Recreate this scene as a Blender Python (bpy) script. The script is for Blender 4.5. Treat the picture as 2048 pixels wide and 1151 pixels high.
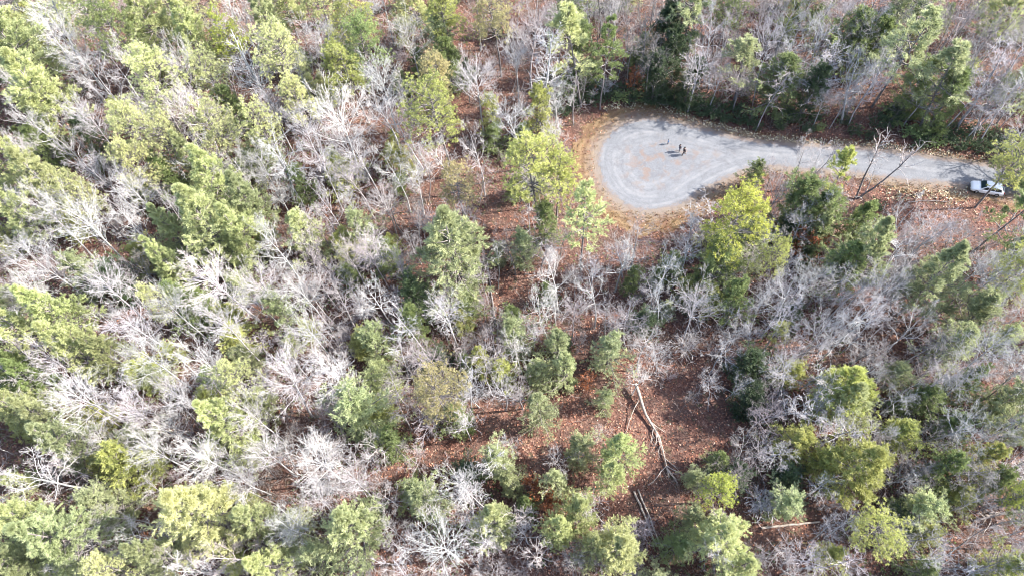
import bpy, bmesh, math, random
import numpy as np
from mathutils import Vector, Matrix

for o in list(bpy.data.objects):
    bpy.data.objects.remove(o)
SC = bpy.context.scene
COL = SC.collection
RNG = np.random.default_rng(7)
random.seed(7)

# ------------------------------------------------------------------ camera
W, H = 2048.0, 1151.0
F = 1400.0
CAMH = 86.0
dn = np.array([100.0, -760.0, -F]); dn /= np.linalg.norm(dn)      # where "straight down" lies in the camera
Zc = -dn
fw = np.array([0, 0, -1.0])
Yc = fw - fw.dot(Zc) * Zc; Yc /= np.linalg.norm(Yc)
Xc = np.cross(Yc, Zc)
Rcw = np.array([Xc, Yc, Zc])
cam_d = bpy.data.cameras.new('camera')
cam_d.sensor_fit = 'HORIZONTAL'
cam_d.sensor_width = 36.0
cam_d.lens = 36.0 * F / W
cam_d.clip_start = 1.0
cam_d.clip_end = 6000.0
cam = bpy.data.objects.new('camera', cam_d)
COL.objects.link(cam)
M = Matrix.Identity(4)
for i in range(3):
    for j in range(3):
        M[i][j] = float(Rcw[i, j])
M[2][3] = CAMH
cam.matrix_world = M
SC.camera = cam


def at(px, py, z=0.0):
    """point on the level z that stands at a place of the photograph"""
    d = Rcw @ np.array([(px - W / 2) / F, -(py - H / 2) / F, -1.0])
    t = (CAMH - z) / -d[2]
    return np.array([d[0] * t, d[1] * t, z])


def proj(p):
    q = Rcw.T @ (np.asarray(p, float) - np.array([0, 0, CAMH]))
    return W / 2 + F * q[0] / -q[2], H / 2 - F * q[1] / -q[2], -q[2]


# ------------------------------------------------------------------ sun, sky, exposure
SUN_EL = math.radians(38)
a0, a1 = at(1366, 309), at(1334, 312)
sdir = -(a1 - a0); sdir /= np.linalg.norm(sdir)                   # towards the sun, on the ground
SUN_AZ = math.atan2(sdir[0], sdir[1])                             # clockwise from +Y
svec = Vector((math.sin(SUN_AZ) * math.cos(SUN_EL), math.cos(SUN_AZ) * math.cos(SUN_EL), math.sin(SUN_EL)))
sun_d = bpy.data.lights.new('sun', 'SUN')
sun_d.energy = 4.3
sun_d.angle = math.radians(0.53)
sun_d.color = (1.0, 0.935, 0.84)
sun = bpy.data.objects.new('sun', sun_d)
sun.rotation_euler = svec.to_track_quat('Z', 'Y').to_euler()
sun.location = (60, 20, 90)
COL.objects.link(sun)
world = bpy.data.worlds.new("World")
SC.world = world
world.use_nodes = True
wn = world.node_tree
bg = wn.nodes['Background']
sky = wn.nodes.new('ShaderNodeTexSky')
sky.sky_type = 'NISHITA'
sky.sun_disc = False
sky.sun_elevation = SUN_EL
sky.sun_rotation = SUN_AZ
sky.air_density = 1.0
sky.dust_density = 2.0
wn.links.new(sky.outputs[0], bg.inputs[0])
bg.inputs[1].default_value = 0.15
SC.view_settings.view_transform = 'Standard'
SC.view_settings.look = 'None'
SC.view_settings.gamma = 1.0
SC.view_settings.exposure = 2.0
SC.cycles.pixel_filter_type = 'BLACKMAN_HARRIS'
SC.cycles.filter_width = 1.05
SC.cycles.max_bounces = 6
SC.cycles.diffuse_bounces = 3
SC.cycles.transparent_max_bounces = 8


# ------------------------------------------------------------------ material helpers
class NT:
    def __init__(s, name, rough=0.85, spec=0.25):
        s.m = bpy.data.materials.new(name); s.m.use_nodes = True
        s.t = s.m.node_tree; s.b = s.t.nodes['Principled BSDF']
        s.b.inputs['Roughness'].default_value = rough
        s.b.inputs['Specular IOR Level'].default_value = spec
        s.out = s.t.nodes['Material Output']

    def n(s, typ, **kw):
        nd = s.t.nodes.new(typ)
        for k, v in kw.items():
            if k.startswith('i_'):
                nd.inputs[k[2:].replace('_', ' ')].default_value = v
            else:
                setattr(nd, k, v)
        return nd

    def l(s, a, b): s.t.links.new(a, b)

    def co(s): return s.n('ShaderNodeTexCoord').outputs['Object']

    def noise(s, scale, detail=3.0, vec=None, rough=0.55, dist=0.0):
        nd = s.n('ShaderNodeTexNoise'); nd.inputs['Scale'].default_value = scale
        nd.inputs['Detail'].default_value = detail; nd.inputs['Roughness'].default_value = rough
        nd.inputs['Distortion'].default_value = dist
        s.l(vec if vec is not None else s.co(), nd.inputs['Vector'])
        return nd.outputs['Fac']

    def ramp(s, fac, stops, interp='LINEAR'):
        nd = s.n('ShaderNodeValToRGB'); cr = nd.color_ramp; cr.interpolation = interp
        while len(cr.elements) < len(stops): cr.elements.new(0.5)
        for e, (p, c) in zip(cr.elements, stops):
            e.position = p
            e.color = (c, c, c, 1) if isinstance(c, (int, float)) else (*c, 1)
        s.l(fac, nd.inputs['Fac']); return nd.outputs['Color']

    def mix(s, fac, a, b, mode='MIX'):
        nd = s.n('ShaderNodeMix', data_type='RGBA', blend_type=mode)
        for v, i in ((fac, 0), (a, 6), (b, 7)):
            if hasattr(v, 'is_linked') or hasattr(v, 'links'): s.l(v, nd.inputs[i])
            elif isinstance(v, (int, float)): nd.inputs[i].default_value = v if i == 0 else (v, v, v, 1)
            else: nd.inputs[i].default_value = (*v, 1)
        return nd.outputs[2]

    def math(s, op, a, b=0.0, clamp=False):
        nd = s.n('ShaderNodeMath', operation=op, use_clamp=clamp)
        for v, i in ((a, 0), (b, 1)):
            if hasattr(v, 'links'): s.l(v, nd.inputs[i])
            else: nd.inputs[i].default_value = v
        return nd.outputs[0]

    def attr(s, name): return s.n('ShaderNodeAttribute', attribute_name=name)

    def bump(s, h, strength=0.5, dist=0.1):
        nd = s.n('ShaderNodeBump'); nd.inputs['Strength'].default_value = strength
        nd.inputs['Distance'].default_value = dist
        s.l(h, nd.inputs['Height']); s.l(nd.outputs[0], s.b.inputs['Normal'])

    def base(s, c):
        if hasattr(c, 'links'): s.l(c, s.b.inputs['Base Color'])
        else: s.b.inputs['Base Color'].default_value = (*c, 1)
        return s.m


def flat(name, c, rough=0.6, metal=0.0, spec=0.4, coat=0.0, var=0.06):
    t = NT(name, rough, spec)
    t.b.inputs['Metallic'].default_value = metal
    t.b.inputs['Coat Weight'].default_value = coat
    f = t.noise(3.0, 4)
    return t.base(t.mix(f, tuple(x * (1 - var) for x in c), tuple(min(1, x * (1 + var)) for x in c)))


def foliage_mat(name, trans=0.42):
    """leaf / needle material: tree tint from the object's own colour, tuft to tuft variation from 'v'"""
    t = NT(name, 0.5, 0.45)
    oi = t.n('ShaderNodeObjectInfo')
    v = t.attr('v').outputs['Fac']
    f = t.ramp(v, [(0.0, (0.60, 0.66, 0.62)), (0.5, (1.0, 1.0, 1.0)), (1.0, (1.32, 1.32, 1.28))])
    c = t.mix(1.0, oi.outputs['Color'], f, 'MULTIPLY')
    t.base(c)
    tr = t.n('ShaderNodeBsdfTranslucent'); t.l(c, tr.inputs['Color'])
    mx = t.n('ShaderNodeMixShader'); mx.inputs[0].default_value = trans
    t.l(t.b.outputs[0], mx.inputs[1]); t.l(tr.outputs[0], mx.inputs[2]); t.l(mx.outputs[0], t.out.inputs['Surface'])
    return t.m


def bark_mat(name, lo, hi):
    t = NT(name, 0.9, 0.15)
    oi = t.n('ShaderNodeObjectInfo')
    f = t.noise(2.5, 4)
    c = t.mix(t.ramp(f, [(0.3, 0.0), (0.7, 1.0)]), lo, hi)
    c = t.mix(1.0, c, oi.outputs['Color'], 'MULTIPLY')
    return t.base(c)


M_NEEDLE = foliage_mat('needles')
M_LEAF = foliage_mat('broad leaves', 0.2)
M_BARK_PALE = bark_mat('pale grey bark', (0.36, 0.33, 0.32), (0.66, 0.635, 0.62))
M_BARK_DARK = bark_mat('dark furrowed bark', (0.09, 0.08, 0.085), (0.26, 0.235, 0.23))


# ------------------------------------------------------------------ mesh helpers
def mesh_np(name, V, Fq, mat, attrs=None, smooth=False):
    """V (n,3), Fq (m,4) or (m,3)"""
    me = bpy.data.meshes.new(name)
    V = np.ascontiguousarray(V, dtype=np.float32); Fq = np.ascontiguousarray(Fq, dtype=np.int32)
    k = Fq.shape[1]
    me.vertices.add(len(V)); me.vertices.foreach_set('co', V.ravel())
    me.loops.add(Fq.size); me.loops.foreach_set('vertex_index', Fq.ravel())
    me.polygons.add(len(Fq))
    me.polygons.foreach_set('loop_start', np.arange(0, Fq.size, k, dtype=np.int32))
    if smooth: me.polygons.foreach_set('use_smooth', np.ones(len(Fq), dtype=bool))
    for an, av in (attrs or {}).items():
        at_ = me.attributes.new(an, 'FLOAT', 'POINT')
        at_.data.foreach_set('value', np.ascontiguousarray(av, dtype=np.float32).ravel())
    me.materials.append(mat)
    me.update(calc_edges=True); me.validate()
    return me


def norm(a): return a / np.maximum(np.linalg.norm(a, axis=-1, keepdims=True), 1e-9)


def curves(P, D, L, n, wig, up, rng):
    """grow N branches at once -> (N,n,3)"""
    N = len(P); out = np.zeros((N, n, 3)); out[:, 0] = P
    d = norm(D); st = (L / (n - 1))[:, None]
    for i in range(1, n):
        d = norm(d + wig * rng.normal(size=(N, 3)) + np.array([0, 0, up]))
        out[:, i] = out[:, i - 1] + d * st
    return out


def children(C, R, k, t0, t1, ang, angs, rng, outward=0.0, axis_k=None, R_tip=0.3):
    """k children per branch of C (N,n,3): start points, directions, parent radius there, parameter t"""
    N, n, _ = C.shape
    t = np.sort(rng.uniform(t0, t1, size=(N, k)), axis=1)
    f = t * (n - 1); i = np.minimum(f.astype(int), n - 2); w = (f - i)[..., None]
    rows = np.arange(N)[:, None]
    A, B = C[rows, i], C[rows, i + 1]
    P = A * (1 - w) + B * w
    T = norm(B - A)
    ax = rng.normal(size=P.shape)
    if axis_k is not None: ax = ax * axis_k
    ax = ax - (ax * T).sum(-1, keepdims=True) * T; ax = norm(ax)
    th = np.radians(rng.normal(ang, angs, size=(N, k)))[..., None]
    D = T * np.cos(th) + ax * np.sin(th)
    r = R[:, None] * (1 - t * (1 - R_tip))
    return P.reshape(-1, 3), D.reshape(-1, 3), r.reshape(-1), t.reshape(-1)


def tubes(C, R0, R1, sides=3):
    """tapering tubes along (N,n,3)"""
    N, n, _ = C.shape
    T = np.gradient(C, axis=1); T = norm(T)
    ref = np.tile(np.array([0.31, 0.87, 0.39]), (N, 1))
    bad = np.abs((T.mean(1) * ref).sum(-1)) > 0.9
    ref[bad] = [0.9, -0.2, 0.4]
    U = norm(np.cross(T, ref[:, None, :])); Vv = np.cross(T, U)
    t = np.linspace(0, 1, n)[None, :]
    r = R0[:, None] * (1 - t) + R1[:, None] * t
    ang = np.arange(sides) * 2 * math.pi / sides
    ring = (U[:, :, None, :] * np.cos(ang)[None, None, :, None] + Vv[:, :, None, :] * np.sin(ang)[None, None, :, None])
    V = (C[:, :, None, :] + ring * r[:, :, None, None]).reshape(-1, 3)
    b = (np.arange(N)[:, None, None] * n + np.arange(n - 1)[None, :, None]) * sides
    s = np.arange(sides)[None, None, :]; s2 = (s + 1) % sides
    Fq = np.stack([b + s, b + s2, b + sides + s2, b + sides + s], -1).reshape(-1, 4)
    return V, Fq


def join(parts):
    Vs, Fs, o = [], [], 0
    for V, Fq in parts:
        Vs.append(V); Fs.append(Fq + o); o += len(V)
    return np.concatenate(Vs), np.concatenate(Fs)


def blades(P, D, m, ln, wd, spread, up, rng, vbase=None):
    """m slim pointed leaves at each point"""
    P = np.repeat(P, m, 0); D = np.repeat(D, m, 0); N = len(P)
    d = norm(D + spread * rng.normal(size=(N, 3)) + np.array([0, 0, up]))
    s = norm(np.cross(d, rng.normal(size=(N, 3))))
    l = (ln * rng.uniform(0.65, 1.3, N))[:, None]; w = (wd * rng.uniform(0.7, 1.3, N))[:, None]
    mid = P + d * l * 0.5
    V = np.stack([P, mid + s * w * 0.5, P + d * l, mid - s * w * 0.5], 1).reshape(-1, 3)
    Fq = np.arange(N * 4).reshape(N, 4)
    v = rng.uniform(0, 1, N) if vbase is None else np.clip(np.repeat(vbase, m) + rng.normal(0, 0.12, N), 0, 1)
    return V, Fq, np.repeat(v, 4)


def joinv(parts):
    Vs, Fs, vs, o = [], [], [], 0
    for V, Fq, v in parts:
        Vs.append(V); Fs.append(Fq + o); vs.append(v); o += len(V)
    return np.concatenate(Vs), np.concatenate(Fs), np.concatenate(vs)


one = lambda *a: np.array([a], float)


# ------------------------------------------------------------------ tree prototypes (trunk mesh, crown mesh, branch mesh)
def trunk_curve(Hh, lean, wig, rng, n=9):
    d = norm(one(rng.normal() * lean, rng.normal() * lean, 1))
    return curves(one(0, 0, -0.3), d, np.array([Hh + 0.3]), n, wig, 0.10, rng)


def proto_bare(seed, style):
    rng = np.random.default_rng(seed)
    if style == 'oak':       # wide crooked crown, forks
        Hh = 19.0; T = trunk_curve(Hh * 0.80, 0.10, 0.07, rng); r0 = 0.24
        specs = [(10, .46, 1.0, 56, 12, (.40, .26), 10, .17, .04, .52),
                 (6, .2, 1.0, 50, 12, .52, 8, .18, .05, .56),
                 (5, .2, 1.0, 46, 14, .50, 6, .19, .06, .60),
                 (4, .15, 1.0, 44, 14, .54, 5, .20, .07, .66)]
    elif style == 'fan':     # many fine ascending branches
        Hh = 20.0; T = trunk_curve(Hh * 0.74, 0.05, 0.025, rng); r0 = 0.22
        specs = [(15, .56, 1.0, 46, 10, (.36, .28), 9, .08, .025, .46),
                 (7, .12, .95, 40, 9, .50, 7, .12, .04, .58),
                 (5, .1, .95, 38, 10, .50, 5, .15, .04, .68),
                 (2, .1, .95, 30, 10, .55, 4, .14, .03, .70)]
    elif style == 'spire':   # narrow, one long stem feathered by short branches
        Hh = 19.0; T = trunk_curve(Hh * 0.95, 0.05, 0.03, rng, 12); r0 = 0.17
        specs = [(30, .35, 1.0, 48, 10, (.22, .10), 6, .09, .05, .36),
                 (6, .15, 1.0, 42, 10, .48, 5, .12, .05, .55),
                 (4, .1, 1.0, 40, 12, .48, 4, .15, .05, .6)]
    elif style == 'pole':    # slender understorey stem with a few branches near the top
        Hh = 13.0; T = trunk_curve(Hh * 0.9, 0.14, 0.05, rng, 10); r0 = 0.09
        specs = [(11, .4, 1.0, 45, 12, (.26, .14), 6, .13, .05, .5),
                 (5, .15, 1.0, 45, 12, .5, 5, .16, .05, .6),
                 (4, .1, 1.0, 42, 12, .5, 3, .2, .05, .7)]
    else:                    # brush: a low twiggy bush of several stems
        Hh = 4.0; T = trunk_curve(Hh * 0.5, 0.1, 0.08, rng, 5); r0 = 0.06
        specs = [(12, .05, .9, 40, 12, (.75, .55), 6, .12, .04, .6),
                 (6, .15, 1.0, 38, 12, .5, 5, .15, .05, .65),
                 (5, .1, 1.0, 38, 12, .5, 4, .18, .05, .7)]
    tr = tubes(T, np.array([r0]), np.array([r0 * 0.28]), 7)
    C, R = T, np.array([r0]); Lp = np.array([Hh * 0.8]); parts = []
    for li, (k, t0, t1, ang, sd, lf, n, wig, up, rf) in enumerate(specs):
        P, D, r, t = children(C, R, k, t0, t1, ang, sd, rng)
        if li == 0:
            # spread the first order evenly round the trunk
            az = np.arange(len(P)) * 2.4 + rng.uniform(0, 6)
            hz = np.hypot(D[:, 0], D[:, 1]); D[:, 0] = hz * np.cos(az); D[:, 1] = hz * np.sin(az)
            L = Hh * (lf[0] * (1 - t) + lf[1] * t) * rng.uniform(.75, 1.15, len(P))
        else:
            L = np.repeat(Lp, k) * lf * (1.1 - 0.45 * t) * rng.uniform(.7, 1.3, len(P))
        rr = np.maximum(r * rf, 0.0125)
        Cn = curves(P, D, L, n, wig, up, rng)
        parts.append(tubes(Cn, rr, np.maximum(rr * 0.4, 0.009), 4 if li < 2 else 3))
        C, R, Lp = Cn, rr, L
    cr = join(parts)
    return dict(H=Hh, trunk=mesh_np('trunk', *tr, M_BARK_PALE, smooth=True), crown=mesh_np('crown', *cr, M_BARK_PALE, smooth=True))


def proto_rust(seed):
    rng = np.random.default_rng(seed)
    Hh = 5.0; T = trunk_curve(Hh * 0.8, 0.08, 0.05, rng, 6)
    tr = tubes(T, np.array([.06]), np.array([.02]), 5)
    P, D, r, t = children(T, np.array([.06]), 14, .15, 1, 50, 12, rng)
    C1 = curves(P, D, 2.2 * (1.1 - .6 * t), 6, .12, .03, rng)
    P2, D2, r2, t2 = children(C1, np.full(len(C1), .025), 8, .2, 1, 45, 12, rng)
    C2 = curves(P2, D2, rng.uniform(.5, 1.1, len(P2)), 4, .15, .02, rng)
    br = join([tubes(C1, np.full(len(C1), .03), np.full(len(C1), .01), 3), tubes(C2, np.full(len(C2), .014), np.full(len(C2), .008), 3)])
    pts = C2[:, 1:].reshape(-1, 3)
    L = blades(pts, rng.normal(size=pts.shape), 4, .24, .15, 1.0, -.2, rng)
    return dict(H=Hh, trunk=mesh_np('trunk', *tr, M_BARK_DARK), crown=mesh_np('crown', L[0], L[1], M_LEAF, {'v': L[2]}), branch=mesh_np('branches', *br, M_BARK_DARK))


def proto_conifer(seed, style):
    rng = np.random.default_rng(seed)
    if style == 'tuft':       # hard pine: long bare trunk, rounded crown of bunched tufts on grey limbs
        Hh, nl, t0, R = 21.0, 44, .50, 4.3
        T = trunk_curve(Hh * .95, .05, .03, rng, 12); r0 = .22
        prof = lambda t: np.sqrt(np.clip(1 - ((t - .62) / .47) ** 2, .03, 1))
        a_lo, a_hi, wig, up, kk, l2, n2 = 85, 35, .13, .05, 9, .38, 5
    elif style == 'plume':    # white pine: whorls of feathery plumes
        Hh, nl, t0, R = 20.0, 76, .30, 4.6
        T = trunk_curve(Hh * .97, .03, .015, rng, 12); r0 = .21
        prof = lambda t: np.clip(1.12 - 1.05 * np.clip((t - .3) / .7, 0, 1) ** 1.25, .08, 1)
        a_lo, a_hi, wig, up, kk, l2, n2 = 88, 38, .06, .035, 12, .36, 5
    elif style == 'thin':     # tall shaded pine with a sparse crown
        Hh, nl, t0, R = 19.0, 34, .40, 3.0
        T = trunk_curve(Hh * .97, .04, .02, rng, 12); r0 = .15
        prof = lambda t: np.clip(1.15 - .95 * np.clip((t - .4) / .6, 0, 1), .1, 1)
        a_lo, a_hi, wig, up, kk, l2, n2 = 88, 45, .09, .03, 9, .36, 4
    else:                     # soft: hemlock-like, dense fine drooping sprays
        Hh, nl, t0, R = 12.0, 50, .10, 3.4
        T = trunk_curve(Hh * .97, .03, .02, rng, 12); r0 = .14
        prof = lambda t: np.sqrt(np.clip(1.05 - np.clip((t - .1) / .9, 0, 1) ** 1.6, .02, 1))
        a_lo, a_hi, wig, up, kk, l2, n2 = 84, 30, .09, .03, 11, .36, 4
    tr = tubes(T, np.array([r0]), np.array([r0 * .2]), 7)
    n = T.shape[1]
    t = np.sort(rng.uniform(t0, 1.0, nl))
    if style == 'plume':      # gather into whorls
        wh = np.linspace(t0, .99, 12); t = np.sort(wh[rng.integers(0, 12, nl)] + rng.normal(0, .006, nl)).clip(t0, 1)
    f = t * (n - 1); i = np.minimum(f.astype(int), n - 2); w = (f - i)[:, None]
    P = T[0, i] * (1 - w) + T[0, i + 1] * w
    az = np.arange(nl) * 2.399 + rng.normal(0, .25, nl)
    u = np.clip((t - t0) / (1 - t0), 0, 1)
    th = np.radians(a_lo * (1 - u) + a_hi * u + rng.normal(0, 7, nl))
    D = np.stack([np.cos(az) * np.sin(th), np.sin(az) * np.sin(th), np.cos(th)], 1)
    lop = 1 + .22 * np.cos(az - rng.uniform(0, 6.3)) + .10 * np.cos(2 * az - rng.uniform(0, 6.3))
    L = R * prof(t) * (rng.uniform(.72, 1.18, nl) if style in ('tuft', 'plume') else rng.uniform(.5, 1.35, nl)) * lop
    C1 = curves(P, D, L, 7, wig, up, rng)
    r1 = .03 + .055 * L / R
    flat_k = np.array([1, 1, .25]) if style != 'tuft' else np.array([1, 1, .7])
    P2, D2, r2, t2 = children(C1, r1, kk, .28 if style != 'soft' else .12, 1.0, 48, 10, rng, axis_k=flat_k)
    L2 = np.repeat(L, kk) * l2 * (1.15 - .75 * t2) * rng.uniform(.7, 1.25, len(P2)) + .12
    C2 = curves(P2, D2, L2, n2, .10, .05 if style != 'soft' else -.05, rng)
    br = join([tubes(C1, r1, r1 * .3, 4), tubes(C2, np.full(len(C2), .018), np.full(len(C2), .009), 3)])
    limb_v = np.repeat(rng.uniform(.25, .75, nl), kk)
    if style == 'tuft':
        P3, D3, r3, t3 = children(C2, np.full(len(C2), .01), 3, .3, 1, 45, 15, rng)
        C3 = curves(P3, D3, rng.uniform(.2, .7, len(P3)), 3, .15, .2, rng)
        br = join([br, tubes(C3, np.full(len(C3), .010), np.full(len(C3), .008), 3)])
        tipP = C3[:, -1]; tipD = norm(C3[:, -1] - C3[:, -2]); lv = np.repeat(limb_v, 3) + rng.normal(0, .15, len(P3))
        L = blades(tipP, tipD, 18, .34, .055, .95, .35, rng, lv)
    elif style in ('plume', 'thin'):
        tt = C2[:, 1:]; tang = norm(np.gradient(C2, axis=1))[:, 1:]
        pts = tt.reshape(-1, 3); dr = tang.reshape(-1, 3); lv = np.repeat(limb_v, n2 - 1)
        A = blades(pts, dr, 13 if style == 'plume' else 11, .46, .056, .45, .15, rng, lv)
        e = C1[:, 4:].reshape(-1, 3); ed = norm(np.gradient(C1, axis=1))[:, 4:].reshape(-1, 3)
        B = blades(e, ed, 12, .44, .056, .5, .1, rng, np.repeat(rng.uniform(.3, .7, nl), 3))
        L = joinv([A, B])
    else:
        tt = C2[:, 1:]; tang = norm(np.gradient(C2, axis=1))[:, 1:]
        A = blades(tt.reshape(-1, 3), tang.reshape(-1, 3), 11, .38, .058, .65, .15, rng, np.repeat(limb_v, n2 - 1))
        e = C1[:, 2:].reshape(-1, 3); ed = norm(np.gradient(C1, axis=1))[:, 2:].reshape(-1, 3)
        B = blades(e, ed, 9, .36, .058, .7, .1, rng, np.repeat(rng.uniform(.3, .7, nl), 5))
        L = joinv([A, B])
    return dict(H=Hh, R=R, trunk=mesh_np('trunk', *tr, M_BARK_DARK, smooth=True),
                crown=mesh_np('crown', L[0], L[1], M_NEEDLE, {'v': L[2]}), branch=mesh_np('branches', *br, M_BARK_DARK))


def proto_shrub(seed):
    rng = np.random.default_rng(seed)
    Hh = 2.2; nst = 16
    az = np.arange(nst) * 2.4; D = np.stack([np.cos(az) * .8, np.sin(az) * .8, rng.uniform(.5, 1.6, nst)], 1)
    C1 = curves(np.zeros((nst, 3)) + one(0, 0, -.1), D, rng.uniform(1.2, 2.3, nst), 6, .14, .03, rng)
    P2, D2, r2, t2 = children(C1, np.full(nst, .03), 7, .3, 1, 45, 14, rng)
    C2 = curves(P2, D2, rng.uniform(.3, .8, len(P2)), 4, .15, .06, rng)
    st = tubes(C1, np.full(nst, .03), np.full(nst, .012), 4)
    tip = C2[:, 2:].reshape(-1, 3); td = np.repeat(norm(C2[:, -1] - C2[:, -2]), 2, 0)
    L = blades(tip, td, 9, .24, .085, .95, .25, rng, rng.uniform(.2, .8, len(tip)))
    return dict(H=Hh, R=1.9, trunk=mesh_np('stems', *st, M_BARK_DARK), crown=mesh_np('crown', L[0], L[1], M_LEAF, {'v': L[2]}))


def measure(pr):
    vs = np.zeros(len(pr['crown'].vertices) * 3, dtype=np.float32); pr['crown'].vertices.foreach_get('co', vs)
    vs = vs.reshape(-1, 3)
    pr['c'] = (vs.min(0) + vs.max(0)) / 2
    c = np.median(vs, 0); pr['med'] = c
    pr['R'] = float(np.percentile(np.hypot(vs[:, 0] - c[0], vs[:, 1] - c[1]), 93))
    pr['H'] = float(vs[:, 2].max())
    return pr


PROTO = {
    'O': [measure(proto_bare(100 + i, 'oak')) for i in range(5)],
    'F': [measure(proto_bare(200 + i, 'fan')) for i in range(4)],
    'I': [measure(proto_bare(300 + i, 'spire')) for i in range(3)],
    'P': [measure(proto_bare(400 + i, 'pole')) for i in range(6)],
    'B': [measure(proto_bare(500 + i, 'brush')) for i in range(4)],
    'R': [measure(proto_rust(600 + i)) for i in range(2)],
    'T': [measure(proto_conifer(700 + i, 'tuft')) for i in range(4)],
    'W': [measure(proto_conifer(800 + i, 'plume')) for i in range(4)],
    'N': [measure(proto_conifer(850 + i, 'thin')) for i in range(3)],
    'H': [measure(proto_conifer(900 + i, 'soft')) for i in range(4)],
    'S': [measure(proto_shrub(950 + i)) for i in range(3)],
}
PROTO['U'] = PROTO['O'][:4]
# kind -> object name, category, crown base tints, trunk tint, default height
GREY = (1, 1, 1)
KIND = {
    'O': ('bare_tree', 'bare tree', 17.5), 'F': ('bare_tree', 'bare tree', 18.5), 'I': ('bare_tree', 'bare tree', 17.0),
    'P': ('bare_sapling', 'sapling', 12.0), 'B': ('bare_shrub', 'shrub', 3.6), 'R': ('rusty_sapling', 'sapling', 6.5),
    'T': ('pine_tree', 'pine tree', 20.0), 'W': ('white_pine_tree', 'pine tree', 19.0), 'N': ('slender_pine_tree', 'pine tree', 18.5),
    'U': ('young_bare_tree', 'bare tree', 10.0), 'H': ('hemlock_tree', 'evergreen', 12.0), 'S': ('evergreen_shrub', 'shrub', 2.0),
}
TINT = {  # crown colours (base colour of needles, leaves or twig bark)
    'y': (0.410, 0.430, 0.150), 'Y': (0.365, 0.400, 0.095), 'p': (0.460, 0.492, 0.250), 'c': (0.490, 0.500, 0.255), 'g': (0.220, 0.270, 0.110),
    'd': (0.075, 0.110, 0.055), 'b': (0.390, 0.350, 0.180), 'm': (0.370, 0.405, 0.225), 'r': (0.330, 0.120, 0.055),
    'w': (0.86, 0.885, 0.93), 'k': (0.68, 0.66, 0.69), 'n': (0.50, 0.485, 0.50), 'a': (0.74, 0.765, 0.81),
}
DEFT = {'U': 'k', 'O': 'w', 'F': 'w', 'I': 'w', 'P': 'k', 'B': 'k', 'R': 'r', 'T': 'y', 'W': 'p', 'N': 'm', 'H': 'g', 'S': 'd'}

# ------------------------------------------------------------------ the ground plan: gravel road, verge
GRAVEL_PX = [(1256, 243), (1290, 236), (1316, 237), (1361, 246), (1400, 256), (1452, 270), (1504, 282), (1560, 287), (1591, 290),
             (1696, 295), (1782, 303), (1869, 315), (1956, 328), (2048, 343), (2200, 372), (2200, 420), (2048, 392),
             (1980, 380), (1918, 369), (1869, 366), (1800, 360), (1748, 352), (1713, 347), (1650, 342), (1590, 338), (1543, 334), (1501, 337),
             (1470, 350), (1439, 365), (1400, 383), (1378, 405), (1336, 419), (1293, 424), (1256, 417), (1224, 394), (1202, 364),
             (1193, 336), (1194, 305), (1206, 279), (1228, 256)]
VERGE_PX = [(1158, 262), (1198, 226), (1240, 208), (1290, 205), (1345, 215), (1400, 237), (1480, 261), (1560, 274), (1700, 282),
            (1800, 289), (1869, 303), (1950, 315), (2048, 328), (2200, 352), (2200, 450), (2048, 424), (1970, 402),
            (1900, 398), (1830, 388), (1760, 374), (1713, 356), (1650, 352), (1590, 352), (1540, 350), (1500, 362), (1470, 385), (1440, 405),
            (1400, 435), (1345, 468), (1280, 474), (1225, 450), (1190, 420), (1160, 385), (1148, 340), (1142, 300)]
GP = np.array([at(*p)[:2] for p in GRAVEL_PX]); VP = np.array([at(*p)[:2] for p in VERGE_PX])


def smooth_poly(P):
    for _ in range(2):
        Q = np.roll(P, -1, 0); P = np.stack([P * .75 + Q * .25, P * .25 + Q * .75], 1).reshape(-1, 2)
    return P


GP, VP = smooth_poly(GP), smooth_poly(VP)


def sdf(P, poly):
    """signed distance, negative inside"""
    P = np.asarray(P, float); out = np.empty(len(P))
    A = poly; B = np.roll(poly, -1, 0); E = B - A; EE = (E ** 2).sum(1)
    for s in range(0, len(P), 20000):
        q = P[s:s + 20000, None, :]; w = q - A[None]
        t = np.clip((w * E[None]).sum(-1) / EE, 0, 1)
        d = np.sqrt(((w - E[None] * t[..., None]) ** 2).sum(-1)).min(1)
        c = ((A[None, :, 1] > q[..., 1]) != (B[None, :, 1] > q[..., 1]))
        xi = A[None, :, 0] + (q[..., 1] - A[None, :, 1]) * (E[None, :, 0]) / np.where(np.abs(E[None, :, 1]) < 1e-9, 1e-9, E[None, :, 1])
        ins = (c & (q[..., 0] < xi)).sum(1) % 2 == 1
        out[s:s + 20000] = np.where(ins, -d, d)
    return out


def wob(x, y, s, seed):
    """cheap smooth noise"""
    r = np.random.default_rng(seed); z = 0
    for k in range(6):
        a = r.uniform(0, 6.28); f = s * r.uniform(.6, 1.9); z = z + np.sin((x * math.cos(a) + y * math.sin(a)) * f + r.uniform(0, 6.28)) / 6
    return z


def hgt(P):
    P = np.asarray(P, float).reshape(-1, 2)
    d = np.clip((sdf(P, VP) - .5) / 7, 0, 1); d = d * d * (3 - 2 * d)
    x, y = P[:, 0], P[:, 1]
    fade = np.clip(1 - (np.hypot(x, y - 50) - 160) / 100, 0, 1)
    return d * fade * (.5 * wob(x, y, .16, 1) + .22 * wob(x, y, .7, 2))


def setp(o, label=None, cat=None, group=None, kind=None):
    if label: o['label'] = label
    if cat: o['category'] = cat
    if group: o['group'] = group
    if kind: o['kind'] = kind
    return o


def link(name, me, parent=None, color=None):
    o = bpy.data.objects.new(name, me); COL.objects.link(o)
    if parent is not None: o.parent = parent
    if color is not None: o.color = (*color, 1)
    return o


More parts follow.
